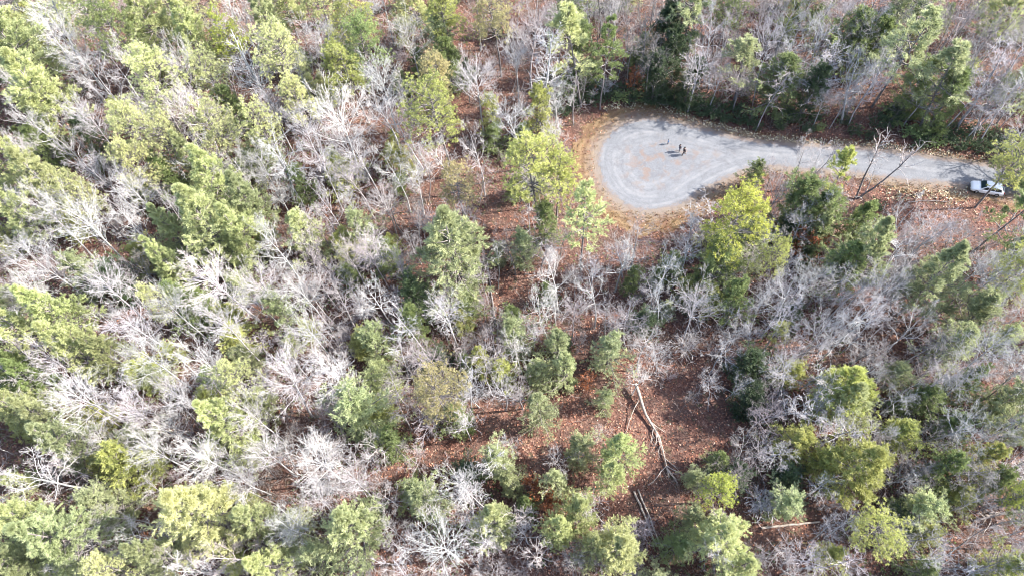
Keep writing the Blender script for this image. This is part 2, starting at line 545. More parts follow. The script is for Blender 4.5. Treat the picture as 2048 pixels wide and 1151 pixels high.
# ---- ground
def axis(lo, hi, core_lo, core_hi, st):
    a = list(np.arange(core_lo, core_hi + 1e-6, st)); s = st; x = core_hi
    while x < hi: s *= 1.35; x += s; a.append(x)
    s = st; x = core_lo; pre = []
    while x > lo: s *= 1.35; x -= s; pre.append(x)
    return np.array(pre[::-1] + a)


gx = axis(-2500, 2500, -115, 115, .9); gy = axis(-2500, 2500, -15, 150, .9)
X, Y = np.meshgrid(gx, gy)
PP = np.stack([X.ravel(), Y.ravel()], 1)
Z = hgt(PP)
nx, ny = len(gx), len(gy)
ii = np.arange(nx - 1)[None, :] + np.arange(ny - 1)[:, None] * nx
Fq = np.stack([ii, ii + 1, ii + 1 + nx, ii + nx], -1).reshape(-1, 4)
t = NT('forest floor litter', 0.95, 0.1)
co = t.co()
v1 = t.n('ShaderNodeTexVoronoi'); v1.inputs['Scale'].default_value = 4.5; v1.inputs['Randomness'].default_value = 1
t.l(co, v1.inputs['Vector'])
sp = t.n('ShaderNodeSeparateColor'); t.l(v1.outputs['Color'], sp.inputs[0])
leafc = t.ramp(sp.outputs[0], [(0, (.050, .028, .024)), (.3, (.085, .044, .035)), (.55, (.12, .062, .047)), (.8, (.165, .088, .066)), (1, (.24, .16, .125))])
v2 = t.n('ShaderNodeTexVoronoi'); v2.inputs['Scale'].default_value = 11; t.l(co, v2.inputs['Vector'])
sp2 = t.n('ShaderNodeSeparateColor'); t.l(v2.outputs['Color'], sp2.inputs[0])
leafc = t.mix(t.ramp(sp2.outputs[1], [(.55, 0.), (.75, .75)]), leafc, (.105, .052, .042))
leafc = t.mix(t.ramp(t.noise(.35, 4, co), [(.42, 0.), (.62, .65)]), leafc, (.080, .056, .048))
leafc = t.mix(t.ramp(t.noise(.9, 5, co, .6, .5), [(.56, 0.), (.70, .8)]), leafc, (.060, .062, .036))
t.bump(v1.outputs['Distance'], .6, .12)
t.base(leafc)
ground = link('ground', mesh_np('ground', np.column_stack([PP, Z]), Fq, t.m, smooth=True))
setp(ground, 'reddish brown forest floor covered with fallen leaves', kind='structure')


def sheet(name, poly, z, st, edge, seed, mat, mat_attr_poly):
    lo = poly.min(0) - 2; hi = poly.max(0) + 2
    xs = np.arange(lo[0], min(hi[0], 122), st); ys = np.arange(lo[1], hi[1], st)
    X, Y = np.meshgrid(xs, ys); P = np.stack([X.ravel(), Y.ravel()], 1)
    d = sdf(P, poly) + edge * wob(P[:, 0], P[:, 1], 1.6, seed) + edge * .7 * wob(P[:, 0], P[:, 1], 5.0, seed + 1)
    nx, ny = len(xs), len(ys)
    ii = (np.arange(nx - 1)[None, :] + np.arange(ny - 1)[:, None] * nx).ravel()
    Fq = np.stack([ii, ii + 1, ii + 1 + nx, ii + nx], -1)
    keep = (d[Fq] < 0).all(1); Fq = Fq[keep]
    used = np.unique(Fq); rem = np.full(len(P), -1); rem[used] = np.arange(len(used))
    P = P[used]; Fq = rem[Fq]
    ds = sdf(P, mat_attr_poly)
    zz = hgt(P) + z
    return mesh_np(name, np.column_stack([P, zz]), Fq, mat, {'sd': ds}, smooth=True)


# ---- verge: orange-brown needles and dead grass round the gravel
t = NT('verge of dead grass and needles', .95, .1)
co = t.co()
n1 = t.noise(7, 5, co, .7); n2 = t.noise(.5, 3, co)
n2b = t.math('MULTIPLY', t.math('ADD', t.math('SINE', t.math('ADD', t.math('MULTIPLY', t.attr('sd').outputs['Fac'], 6.0), t.math('MULTIPLY', n2, 9.0))), 1.0), .5)
n1 = t.math('ADD', t.math('MULTIPLY', n1, .88), t.math('MULTIPLY', n2b, .12))
c = t.ramp(n1, [(.28, (.075, .05, .032)), (.45, (.145, .098, .058)), (.6, (.215, .15, .088)), (.8, (.32, .25, .16))])
c = t.mix(t.ramp(n2, [(.4, 0.), (.65, .75)]), c, (.12, .066, .05))
c = t.mix(t.ramp(t.noise(1.7, 4, co), [(.58, 0.), (.72, .6)]), c, (.12, .10, .035))
sd = t.attr('sd').outputs['Fac']
# near the gravel the verge is thin and dusty
near = t.ramp(t.math('ADD', t.math('MULTIPLY', sd, .20), t.math('MULTIPLY', t.noise(1.2, 5, co, .7), .7)), [(.30, .92), (.80, 0.)])
c = t.mix(near, c, (.165, .145, .132))
t.bump(n1, .7, .1)
t.base(c)
M_VERGE = t.m
verge = link('verge', sheet('verge', VP, .012, .28, .8, 11, M_VERGE, GP))
setp(verge, 'strip of orange brown needles and dead grass around the gravel turning circle', kind='structure')

# ---- gravel
t = NT('pale compacted gravel', .95, .15)
co = t.co()
sd = t.attr('sd').outputs['Fac']
fine = t.noise(9, 6, co, .75); mid = t.noise(.8, 5, co, .6); big = t.noise(.16, 3, co)
c = t.ramp(fine, [(.3, (.066, .071, .082)), (.5, (.125, .132, .148)), (.72, (.215, .222, .240))])
# wheel tracks follow the edge of the circle
sdw = t.math('ADD', t.math('ADD', sd, t.math('MULTIPLY', fine, .25)), t.math('MULTIPLY', t.noise(.10, 1, co), 2.2))
w = t.math('SINE', t.math('MULTIPLY', sdw, 3.1)); w2 = t.math('SINE', t.math('MULTIPLY', sdw, 8.3))
tr = t.math('MULTIPLY', t.math('ADD', t.math('ADD', w, w2), 2.0), .25, True)
zone = t.ramp(t.math('MULTIPLY', sd, -.1), [(.02, .1), (.12, .9), (.45, .7), (.7, 0.)])
c = t.mix(t.math('MULTIPLY', t.math('MULTIPLY', tr, zone), t.ramp(t.noise(.35, 4, co, .6), [(.38, .08), (.64, .62)])), c, (.235, .239, .25))
c = t.mix(t.math('MULTIPLY', t.ramp(mid, [(.5, 0.), (.66, 1.)]), .45), c, (.095, .098, .108))
# leaf stain in the middle of the circle and toward the rim
c = t.mix(t.math('MULTIPLY', t.ramp(t.noise(.55, 5, co, .65, .4), [(.50, 0.), (.62, 1.)]),
                 t.ramp(t.math('MULTIPLY', sd, -.1), [(.25, .0), (.6, .62)])), c, (.16, .112, .088))
rim = t.ramp(t.math('ADD', t.math('MULTIPLY', sd, -.30), t.math('MULTIPLY', t.noise(1.3, 5, co, .7), .8)), [(.36, .75), (.62, 0.)])
c = t.mix(rim, c, (.165, .118, .09))
t.bump(fine, .5, .04)
t.base(c)
road = link('gravel_road', sheet('gravel_road', GP, .03, .28, .45, 21, t.m, GP))
setp(road, 'pale grey gravel road ending in a teardrop turning circle with curved wheel tracks', kind='structure')

# ------------------------------------------------------------------ trees listed from the photograph: kind x y radius [tint]
TREES = '''
W 40 110 70|W 78 185 62|W 8 50 48|T 222 50 60 g|W 300 45 52|W 378 60 52|Y 450 72 38|F 478 38 45|F 640 68 50|T 563 100 55 y|T 592 192 36|W 530 18 45 m|T 665 120 38
O 90 25 58|O 165 20 45|I 130 100 40|O 184 172 55|O 148 218 35|O 384 208 48|T 297 160 58 y|T 420 146 40|I 500 140 45|H 455 210 34|F 684 232 70|T 243 243 52 y|T 327 270 46|T 428 252 52 y
T 530 258 42|T 250 310 46 y|H 187 272 36 d|O 60 240 48|O 42 300 38|W 24 312 52|W 88 350 48|H 85 290 30|F 190 335 42|O 562 312 55|F 610 255 40|W 425 360 55|W 385 315 36 m|H 338 355 40|H 600 362 30|B 642 350 34
T 708 30 42|T 722 85 44 g|T 882 18 38 y|H 888 78 38 m|H 895 122 34|F 815 65 46|T 702 142 38|T 864 146 42 b|T 875 216 58 y|F 958 153 50|T 985 22 44 b|O 1060 60 55 k|I 1090 110 48|F 1030 100 42|N 1156 50 45 p|H 1165 98 34
N 1212 92 34 g|F 768 150 48|O 760 215 52|O 812 250 44|H 1078 212 32 y|H 985 222 24 y|O 1024 232 52|O 1120 262 32|T 1055 315 64 y|T 1120 335 45 y|T 904 360 40 b|O 772 325 50|F 822 335 40|O 880 300 46|O 942 290 44|P 960 340 26
O 1300 40 46 n|O 1255 32 40 n|O 1268 75 34 n|H 1342 55 42 d|H 1352 105 36 d|R 1272 155 17|O 1424 55 55 a|F 1400 130 46 a|T 1450 12 38 g|N 1490 95 38 m|O 1590 28 52 a|O 1690 18 50 a|O 1584 115 62 a|H 1565 150 50 g|H 1625 170 34 d
H 1698 72 48 g|H 1762 82 42 g|O 1718 150 56 a|O 1780 112 42 a|N 1835 85 55 m|H 1840 162 38 g|N 1918 120 45 m|H 1897 192 46 g|O 1900 20 48 n|O 1962 80 48 n|I 1988 140 48 a|O 2020 42 48 k|W 2024 10 38|O 2040 185 40 a|H 1802 12 30
F 1652 192 26 a|F 1692 196 26 a|N 1696 325 26 y|H 1518 346 24 g|O 1560 372 36 k|O 1640 388 38 a|H 1602 402 50 g|H 1645 425 44 g|T 1480 425 62 Y|H 1440 525 56 g|H 1500 482 46 m|H 1470 590 38 g|T 1557 510 30 y|I 1383 452 32 a
H 1645 458 28 m|H 1722 440 34 g|O 1800 438 52 a|O 1880 450 46 a|R 1612 484 36|W 1752 490 52 m|H 1700 522 42 g|W 1872 552 58 m|O 1572 572 62 a|O 1622 540 44 a|F 1772 578 56 a|O 1732 628 62 a|O 1662 640 46 a|O 1634 676 54 a|F 1390 606 52 a
O 1480 660 38 a|T 1563 655 20 y|F 1984 532 56 a|H 2030 500 30 m|O 2012 618 40 a|H 1968 628 50 m|H 1912 690 40 m|F 1988 693 55 a|F 1902 742 46 a|O 1570 740 56 a|H 1500 732 46 d|W 1700 775 56 y|O 1418 755 34 w|O 1752 690 46 n
W 886 486 72 m|H 726 456 34 m|H 820 592 42 d|N 1175 425 46 p|H 1090 440 28 g|H 1045 495 30 m|F 740 490 46 k|O 690 508 38 k|O 748 584 48|F 895 616 46|O 960 602 26 k|P 998 500 24 w|O 1110 538 48|O 1180 566 54|O 1250 510 50|O 1332 530 40
O 1084 616 42|H 1030 664 42 m|O 1042 695 42|H 1118 688 36 m|H 1132 742 34 m|H 1220 700 42 m|B 1160 680 30|O 1285 684 46 k|O 1282 748 36|H 748 688 36 m|O 918 700 40 k|O 860 702 38 k|O 800 722 42 k|T 866 772 56 b|H 962 720 28 y|R 1172 762 20
H 1260 560 20 g|H 832 650 30 g|R 1232 640 10|F 150 440 74|F 80 418 48|F 80 515 58|H 156 542 44 m|W 415 448 66|W 340 450 42 m|W 480 462 46|W 334 528 34|H 598 460 42 p|O 540 480 54|F 428 550 66|F 600 572 56|H 360 600 38 g|T 300 600 28 y
W 98 608 52|W 20 650 48|W 132 685 56|W 195 690 38|W 20 735 44 g|F 258 640 54|F 452 644 58|F 288 712 56|F 400 712 52|T 460 742 44 y|F 572 752 70|F 622 655 52|F 662 742 56|O 280 455 40|H 230 562 38 d|W 60 745 36 g
F 150 788 62|F 260 815 48|F 362 802 48|W 442 835 50|F 330 862 38|W 82 830 46 m|W 20 800 48|W 130 882 48 m|O 190 880 40|O 78 948 84|H 242 932 54 y|F 400 908 56|F 532 898 48|F 628 918 62|W 404 1018 82|W 505 1032 46 m|H 216 1002 48 m
O 280 1056 46|W 122 1080 74 m|W 40 1032 46|T 205 1130 46 y|F 578 1050 46|W 702 1050 68 m|W 530 1122 48|O 440 1122 56 k|O 340 1122 40 k|F 716 956 56|H 720 820 62 m|H 782 882 30 g|O 836 908 44 k|O 928 838 44|H 918 832 36 g|O 1008 772 44
H 1082 818 38 m|O 1022 884 28|H 994 918 42 m|H 1020 962 30 m|F 918 962 64|H 850 1000 46 m|F 882 1080 76|O 960 1062 56|W 1000 1032 46 m|R 1096 985 28|R 1102 1022 26|R 1070 1003 20|R 1122 1000 22|R 1132 1042 20|R 1062 962 18|R 300 1075 12|H 1112 962 34 m|W 1152 1032 48 p|W 1118 1062 38 p|H 1158 898 38 m
W 1236 902 44 p|W 1220 944 34|W 1240 1100 56|W 1186 1092 42|B 1200 862 26|P 1420 772 28 a|O 1478 882 56 n|H 1500 800 38 d|W 1704 795 50|H 1600 882 42 y|O 1700 850 56 a|H 1800 866 38 y|W 1712 942 62 y|H 1652 918 38 y|T 1438 980 40 Y|O 1398 978 34 n
W 1432 1082 68 p|H 1576 1002 38 m|O 1652 972 34 w|T 1758 1056 52 y|O 1702 1050 38|H 1838 1012 46 p|O 1618 1108 46 w|O 1872 1112 52 w|H 1902 930 38 g|H 1980 907 34 y|O 1925 830 56 a|H 1855 797 38 g|H 2032 800 38 m|O 1802 798 42 a|T 2045 990 22 Y|H 1990 962 30 g|H 2010 1130 38 y|H 1850 1140 30 g|H 1395 1035 36 m|W 1480 1130 40
O 1340 20 40 n|O 1385 25 36 a|O 1470 50 36 n|O 1535 60 44 a|O 1525 20 38 n|O 1640 60 46 a|I 1655 120 40 a|O 1740 40 44 a|O 1790 50 40 n|O 1850 30 40 a|O 1870 70 40 k|O 1935 40 42 k|O 1945 180 44 a|O 2000 190 44 k|O 2030 110 44 n|O 1975 230 38 a|O 1760 160 44 a|O 1480 160 40 n|O 1440 150 34 a|O 1300 110 34 n|O 1230 20 34 a|O 1195 30 30 n|F 1120 20 36 k|H 1310 150 30 d|H 1380 160 28 d
O 1850 480 44 a|O 1940 470 44 n|O 1700 580 44 a|O 1560 640 42 a|O 1530 600 36 a|O 1830 640 48 a|O 1850 700 42 n|O 1950 760 44 a|O 1640 790 40 a|O 1540 800 36 n|O 1740 740 44 a|O 1560 900 38 a|H 1930 760 34 g|O 1760 900 40 n|O 2010 860 42 a|O 1820 920 40 n|O 1960 1000 40 k|O 1320 600 44 a|O 1210 620 40 k|O 1150 620 40 n|O 1000 650 38 k|O 960 540 32 k
F 640 320 44|O 700 350 46 k|O 650 400 44 k|O 760 400 44 k|F 720 300 46|O 830 420 38 k|O 620 500 42 k|O 680 600 44 k|O 640 450 36 k|O 800 520 40 k|O 930 420 34 k|F 160 110 46|O 262 118 46|F 352 112 44|O 125 290 50|F 350 215 44|O 480 335 44|O 30 160 40|F 110 60 44|O 210 110 40|F 290 230 44|O 400 300 44|F 270 380 44|O 440 60 40|O 600 140 42|F 540 210 40|O 20 400 40|F 180 240 40|O 520 320 40|O 640 560 40 k|O 350 420 40|O 240 430 40|W 500 400 44 m|T 160 380 40 y|W 40 430 40 p|F 520 560 50|F 340 610 46|F 200 560 46|F 50 580 46|F 100 720 50|F 500 820 48|H 560 620 36 m|F 300 900 44|F 480 960 44|F 620 1000 46|H 640 1110 40 m|W 300 1110 50 m|W 20 1120 50 m|O 780 980 40 k|O 790 1090 44 k
O 2 -10 46 k|W 61 -17 47 p|T 134 -8 47 y|O 183 -9 38 k|F 272 -13 42 w|W 322 -21 41 p|T 389 -13 46 y|O 455 -11 45 w|O 503 -8 40 w|W 560 -8 40 p|T 642 -12 44 y|O 700 -28 48 w|F 763 -26 40 w|W 825 -10 38 p|T 872 -4 38 y|O 951 -20 45 n|O 1006 -5 44 n|O 1071 -15 44 n|H 1134 -10 45 g|O 1203 -24 43 n|F 1238 -27 40 a|O 1312 -22 42 n|N 1389 -7 44 m|O 1445 -8 42 n|O 1496 -12 44 n|O 1563 -17 46 n|H 1625 -15 47 g|O 1676 -18 48 n|F 1760 -28 42 a|O 1812 -7 49 n|N 1860 -6 43 m|O 1947 -11 47 n|O 1997 -25 49 n|O 2064 80 47 a|W 2066 153 39 m|O 2060 260 48 a|H 2073 330 43 g|O 2060 446 40 a|T 2058 533 44 y|O 2071 617 38 a|O 2059 729 47 a|W 2068 835 42 m|O 2074 910 38 a|H 2067 990 39 g|O 2061 1123 46 a
'''
ENT = []
for ln in [q for q in TREES.strip().splitlines() if q]:
    for e in ln.split('|'):
        q = e.split()
        k = q[0]; x, y, r = map(float, q[1:4]); tn = q[4] if len(q) > 4 else None
        if k == 'Y': k, tn = 'T', 'Y'
        if k == 'T' and tn in (None, 'y') and x < 650: tn = 'c'
        ENT.append((k, x, y, r, tn))

PLACED = []       # records of things for labels
BASES = []


CARP = at(1968, 381)[:2]
svec2 = np.array([svec.x, svec.y]) / svec.z


def tree(kind, cx, cy, rpx, tn, rng, pos=None, rm=None, hfac=None, lab=True):
    pr = PROTO[kind][int(rng.integers(len(PROTO[kind])))]
    nm, cat, H0 = KIND[kind]
    rot = rng.uniform(0, 6.28)
    cr, sr = math.cos(rot), math.sin(rot)
    tilt = rng.normal(0, .03, 2)
    for tryh in (1, .85, .7, .55, .62):
        hz = H0
        for _ in range(3):
            mz = pr['med'][2] / pr['H'] * hz
            if pos is None:
                c = at(cx, cy, mz); dep = proj(c)[2]; r_m = rpx / F * dep
            else:
                c = np.array([*pos, mz]); r_m = rm
            rel = r_m / {'U': 2.4, 'O': 4.2, 'F': 4.0, 'I': 3, 'P': 2.2, 'B': 1.8, 'R': 1.6, 'T': 3.8, 'W': 3.9, 'N': 2.7, 'H': 2.7, 'S': 1.6}[kind]
            hz = H0 * (min(1.12, .5 + .5 * rel)) * tryh * (hfac or 1)
        sxy = r_m / pr['R'] / (1.06 if kind in 'OFIPBU' else 1.0)
        mx, my = pr['med'][0] * sxy, pr['med'][1] * sxy
        base = np.array([c[0] - (mx * cr - my * sr), c[1] - (mx * sr + my * cr)])
        shade = False
        if kind in 'TWNHOFI' and not (2035 < cx < 2045):
            q = np.array([base - svec2 * (hz * f_) for f_ in (.45, .65, .85)])
            dq = sdf(q, GP) if pos is None else np.array([9.]); dq = np.where(np.hypot(q[:, 0] - CARP[0], q[:, 1] - CARP[1]) < r_m * .8 + 2.2, -9, dq); shade = bool((dq < (0.3 if kind in 'TWNH' else -.8)).any())
        if (sdf(base[None], GP)[0] > .8 and not (shade and tryh != .62)) or pos is not None: break
    z = float(hgt(base[None])[0])
    sz = hz / pr['H']
    e = bpy.data.objects.new(nm, None); COL.objects.link(e)
    e.location = (float(base[0]), float(base[1]), z)
    e.rotation_euler = (float(tilt[0]), float(tilt[1]), rot)
    e.scale = (sxy, sxy, sz)
    e.empty_display_size = .5
    tn = tn or DEFT[kind]
    j = rng.uniform(.86, 1.14); jc = 1 + rng.normal(0, .014, 3)
    tint = tuple(float(np.clip(a * j * b, 0, 1)) for a, b in zip(TINT[tn], jc))
    bk = float(rng.uniform(.8, 1.15))
    if kind in 'OFIPBU':
        link('trunk', pr['trunk'], e, tuple(v * .82 for v in tint))
        if kind == 'B': link('branches', pr['crown'], e, tint)
        else: link('crown', pr['crown'], e, tint)
    else:
        link('trunk' if kind != 'S' else 'stems', pr['trunk'], e, (bk, bk, bk))
        cn = link('crown' if kind != 'S' else 'foliage', pr['crown'], e, tint)
        if 'branch' in pr: link('branches', pr['branch'], e, (bk, bk, bk))
    BASES.append((base[0], base[1], min(r_m, 2.5)))
    PLACED.append(dict(o=e, kind=kind, tn=tn, r=r_m, x=cx, y=cy, base=base, lab=lab))
    return e


trng = np.random.default_rng(42)
for kk_, x_, y_, r_, t_ in ENT:
    tree(kk_, x_, y_, r_ * (.92 if 900 < x_ < 1500 and y_ > 640 else .94 if x_ < 700 and kk_ in 'TWH' else 1.04), t_, trng,
         hfac=(.72 if 1380 < x_ < 1900 and y_ > 650 else .85 if 1150 < x_ <= 1380 and y_ > 620 else None))

# rhododendron band and shrubs along the upper edge of the road (photo points on the ground)
SHR = '''1118 190 20|1140 178 22|1165 188 24|1150 205 18|1190 196 22|1215 188 22|1240 192 20|1128 165 20|1175 168 22|1205 170 20|1262 194 18|1285 192 20|1310 196 20|1335 200 20|1358 208 18
1382 214 20|1405 222 20|1428 228 18|1450 236 18|1300 178 20|1345 186 18|1395 200 20|1437 212 20|1476 238 18|1500 236 22|1112 215 18|1132 222 16|1238 175 18|1270 176 18|1516 250 14|1560 252 14|1618 256 18|1640 254 12|1598 240 14
1712 262 16|1742 270 14|1690 240 18|1782 232 30|1800 214 26|1824 262 24|1760 246 22|1848 276 20|1872 282 20|1896 276 22|1920 290 20|1944 284 22|1966 296 20|1990 290 22|2014 302 22|2038 296 22|1858 258 20|1886 256 22|1915 262 24|1950 258 20|1985 268 22|2020 274 22|1838 290 14|2044 318 18|2000 314 16
1560 232 22|1582 222 20|1470 215 22|1630 232 16|1090 186 18|1098 160 22|1752 412 18|1330 176 16|1420 205 15'''
for q in SHR.replace('\n', '|').split('|'):
    x, y, r = map(float, q.split())
    tree('S', x, y, r * .9, 'd' if trng.random() < .72 else 'g', trng, lab=False)


# ------------------------------------------------------------------ understorey between the listed trees
def in_view(p, m=0):
    x, y, d = proj(p); return -m < x < W + m and -m < y < H + m


CLEAR = [(1300, 820, 90), (900, 905, 55), (985, 885, 55), (1050, 850, 50), (1200, 985, 60), (1110, 905, 110), (1210, 790, 112), (1330, 865, 112), (1720, 400, 45), (1780, 425, 55), (1860, 430, 60), (1930, 440, 55), (2000, 440, 50), (1450, 395, 45), (1400, 430, 40), (1400, 780, 50), (1270, 1000, 75), (1000, 450, 50), (1020, 575, 50), (1500, 1040, 60),
         (1590, 1050, 60), (1840, 395, 60), (1930, 400, 50), (830, 930, 70), (1450, 830, 60), (640, 420, 40), (1760, 190, 50), (1800, 690, 40)]
frng = np.random.default_rng(5)
cnt = {'P': 0, 'B': 0, 'h': 0}
pts = []
tries = 0
while tries < 14000 and (cnt['P'] < 285 or cnt['B'] < 290 or cnt['h'] < 215):
    tries += 1
    px, py = frng.uniform(-60, W + 60), frng.uniform(-50, H + 60)
    g = at(px, py, 0)
    if sdf(g[None, :2], VP)[0] < .6: continue
    cl = any(math.hypot(px - a, (py - b)) < c for a, b, c in CLEAR)
    if cl and frng.random() < .96: continue
    k = ['P', 'B', 'h'][int(frng.integers(3))]
    if cnt[k] >= {'P': 285, 'B': 290, 'h': 215}[k]: continue
    b = np.array([q[:2] for q in BASES[-700:]]); dmin = np.hypot(b[:, 0] - g[0], b[:, 1] - g[1]).min()
    if dmin < {'P': 1.3, 'B': 1.5, 'h': 1.6}[k]: continue
    cnt[k] += 1
    left = px < 1050
    if k == 'P': tree('P', px, py, 0, ['w', 'k', 'k', 'n'][int(frng.integers(4))] if left else ['a', 'k', 'n', 'a'][int(frng.integers(4))], frng, pos=g[:2], rm=frng.uniform(1.4, 2.6), lab=False, hfac=frng.uniform(.7, 1.15))
    elif k == 'B': tree('B', px, py, 0, ['k', 'n', 'k', 'w'][int(frng.integers(4))], frng, pos=g[:2], rm=frng.uniform(1.2, 2.4), lab=False)
    else: tree('H', px, py, 0, (['y', 'm', 'p', 'g', 'y'] if px < 800 else ['g', 'm', 'd', 'g', 'y'])[int(frng.integers(5))], frng, pos=g[:2], rm=frng.uniform(1.2, 2.9 if px < 800 else 2.2), lab=False, hfac=.62)

nu = 0
for _ in range(4000):
    if nu >= 190: break
    px, py = (frng.uniform(500, W + 30), frng.uniform(330, H + 30)) if nu < 120 else (frng.uniform(1100, W + 30), frng.uniform(-20, 245)) if nu < 165 else (frng.uniform(0, 700), frng.uniform(0, H))
    g = at(px, py, 5)
    if sdf(g[None, :2], VP)[0] < 2: continue
    if any(math.hypot(px - a, (py - b)) < c for a, b, c in CLEAR): continue
    b = np.array([q[:2] for q in BASES]); 
    if np.hypot(b[:, 0] - g[0], b[:, 1] - g[1]).min() < 1.5: continue
    nu += 1
    tree('U', px, py, 0, ['k', 'n', 'a', 'a' if px > 1200 else 'w'][int(frng.integers(4))], frng, pos=g[:2], rm=frng.uniform(1.7, 3.0), lab=False)

# forest just outside the picture: its trees shade the edges
n_out = 0
for _ in range(4000):
    if n_out >= 95: break
    x, y = frng.uniform(-115, 125), frng.uniform(-32, 150)
    if in_view((x, y, 12), 20) or in_view((x, y, 0), 10): continue
    if not (in_view((x, y, 8), 520)): continue
    if sdf(np.array([[x, y]]), VP)[0] < 3: continue
    b = np.array([q[:2] for q in BASES]); 
    if np.hypot(b[:, 0] - x, b[:, 1] - y).min() < 5: continue
    if min(np.hypot(*(np.array([x, y]) - svec2 * h_ - CARP)) for h_ in (4, 7, 10, 13, 16, 19)) < 6: continue
    if sdf(np.array([[x, y]]) - svec2 * 12, GP)[0] < 2 or sdf(np.array([[x, y]]) - svec2 * 8, GP)[0] < 2: continue
    n_out += 1
    k = ['O', 'F', 'W', 'H', 'T', 'O'][int(frng.integers(6))]
    tree(k, 0, 0, 0, None, frng, pos=np.array([x, y]), rm=frng.uniform(3, 4.4), lab=False)

# ------------------------------------------------------------------ the big pine leaning over the car, and the dead forked tree beside the road
e = tree('T', 2040, 325, 50, 'y', trng, hfac=.9); e['label'] = 'tall green pine at the right edge leaning over the parked white car'; PLACED[-1]['lab'] = False
e = tree('N', 2062, 400, 42, 'g', trng, hfac=.9); e['label'] = 'slender green pine on the right edge just below the parked white car'; PLACED[-1]['lab'] = False


def stems_tree(name, label, base_px, tops, r0, mat_tint, seed, cat='dead tree', nb=12):
    rng = np.random.default_rng(seed)
    b = at(*base_px); z = float(hgt(b[None, :2])[0])
    e = bpy.data.objects.new(name, None); COL.objects.link(e); e.location = (b[0], b[1], z)
    setp(e, label, cat)
    for k, (tx, ty, th) in enumerate(tops):
        tp = at(tx, ty, th) - np.array([b[0], b[1], z])
        st = np.array([.35 * k, .1 * k, -.2]); n = 12
        u = np.linspace(0, 1, n)[:, None]
        C = (st * (1 - u) + tp * u + np.sin(u * 3.1) * rng.normal(0, .07, 3) + np.cumsum(rng.normal(0, .05, (n, 3)), 0))[None]
        link('trunk', mesh_np('trunk', *tubes(C, np.array([r0]), np.array([.05]), 7), M_BARK_DARK, smooth=True), e, (1, 1, 1))
        P, D, r, t = children(C, np.array([r0]), nb, .62, 1, 40, 12, rng)
        C1 = curves(P, D, rng.uniform(1.6, 3.6, nb) * (1.25 - .5 * t), 8, .18, .07, rng)
        P2, D2, r2, t2 = children(C1, np.full(nb, .05), 5, .2, 1, 45, 12, rng)
        C2 = curves(P2, D2, rng.uniform(.6, 1.5, len(P2)), 5, .2, .06, rng)
        m = join([tubes(C1, np.full(nb, .055), np.full(nb, .02), 4), tubes(C2, np.full(len(C2), .024), np.full(len(C2), .013), 3)])
        link('crown', mesh_np('crown', *m, M_BARK_PALE, smooth=True), e, mat_tint)
    return e


stems_tree('dead_tree', 'dead tree forking low into two dark leaning stems that reach over the gravel road', (1711, 398), [(1768, 285, 11.5), (1838, 300, 11.5)], .17, (.85, .8, .8), 31)


def log(label, pts, r0, r1, seed, dark=False, nb=0):
    rng = np.random.default_rng(seed)
    P = np.array([at(x, y, z) for x, y, z in pts]); P[:, 2] += hgt(P[:, :2])
    u = np.linspace(0, len(P) - 1, 12); i = np.minimum(u.astype(int), len(P) - 2); w = (u - i)[:, None]
    C = (P[i] * (1 - w) + P[i + 1] * w + rng.normal(0, .03, (12, 3)))
    o0 = C[0].copy(); o0[2] = 0
    C = (C - o0)[None]
    e = bpy.data.objects.new('fallen_log', None); COL.objects.link(e); e.location = o0
    setp(e, label, 'log')
    V, Fq = tubes(C, np.array([r0]), np.array([r1]), 9)
    caps = np.array([[0, 1, 2, 3], [3, 4, 5, 6], [6, 7, 8, 0], [0, 3, 6, 6]]); Fq = np.concatenate([Fq, caps[:3]])
    link('trunk', mesh_np('trunk', V, Fq, M_BARK_DARK if dark else M_BARK_PALE, smooth=True), e, (.56, .51, .46) if not dark else (1, 1, 1))
    if nb:
        A, D, r, t = children(C, np.array([r0]), nb, .35, 1, 38, 14, rng, axis_k=np.array([1, 1, .25]))
        D[:, 2] = np.abs(D[:, 2]) * .4
        C1 = curves(A, D, rng.uniform(1.2, 3.6, nb), 8, .10, -.02, rng)
        A2, D2, r2, t2 = children(C1, np.full(nb, .05), 5, .2, 1, 40, 14, rng)
        C2 = curves(A2, D2, rng.uniform(.5, 1.6, len(A2)), 5, .15, -.01, rng)
        for b_ in range(nb):
            m = join([tubes(C1[b_:b_ + 1], np.full(1, .07), np.full(1, .022), 5), tubes(C2[b_ * 5:b_ * 5 + 5], np.full(5, .024), np.full(5, .012), 3)])
            link('branch', mesh_np('branch', *m, M_BARK_PALE, smooth=True), e, (.72, .66, .62))
    return e


log('long pale fallen tree with broken spreading branches lying across the red-brown clearing', [(1271, 768, 1.1), (1283, 803, .8), (1294, 836, .5), (1316, 868, .35), (1326, 905, .3), (1338, 955, .25)], .21, .08, 41, nb=11)
log('thin pale branch lying left of the big fallen tree in the clearing', [(1277, 798, .9), (1262, 832, .4), (1250, 868, .12)], .07, .04, 42)
log('left one of two parallel pale logs on the ground near the bottom centre', [(1268, 982, .15), (1290, 1032, .15), (1311, 1090, .15)], .14, .10, 43)
log('right one of two parallel pale logs on the ground near the bottom centre', [(1275, 978, .15), (1298, 1030, .15), (1319, 1088, .15)], .11, .08, 44)
log('pale straight log lying crosswise on bare leaves at lower right', [(1524, 1054, .15), (1580, 1048, .15), (1642, 1041, .15)], .15, .11, 45)
log('dark straight log lying level beside a rust-coloured bush below the road', [(1583, 513, .25), (1630, 515, .25), (1676, 517, .25)], .16, .12, 46, dark=True)
log('dark fallen stem lying on red leaves left of the centre clearing', [(975, 520, .2), (983, 590, .2), (992, 648, .2)], .13, .09, 47, dark=True)
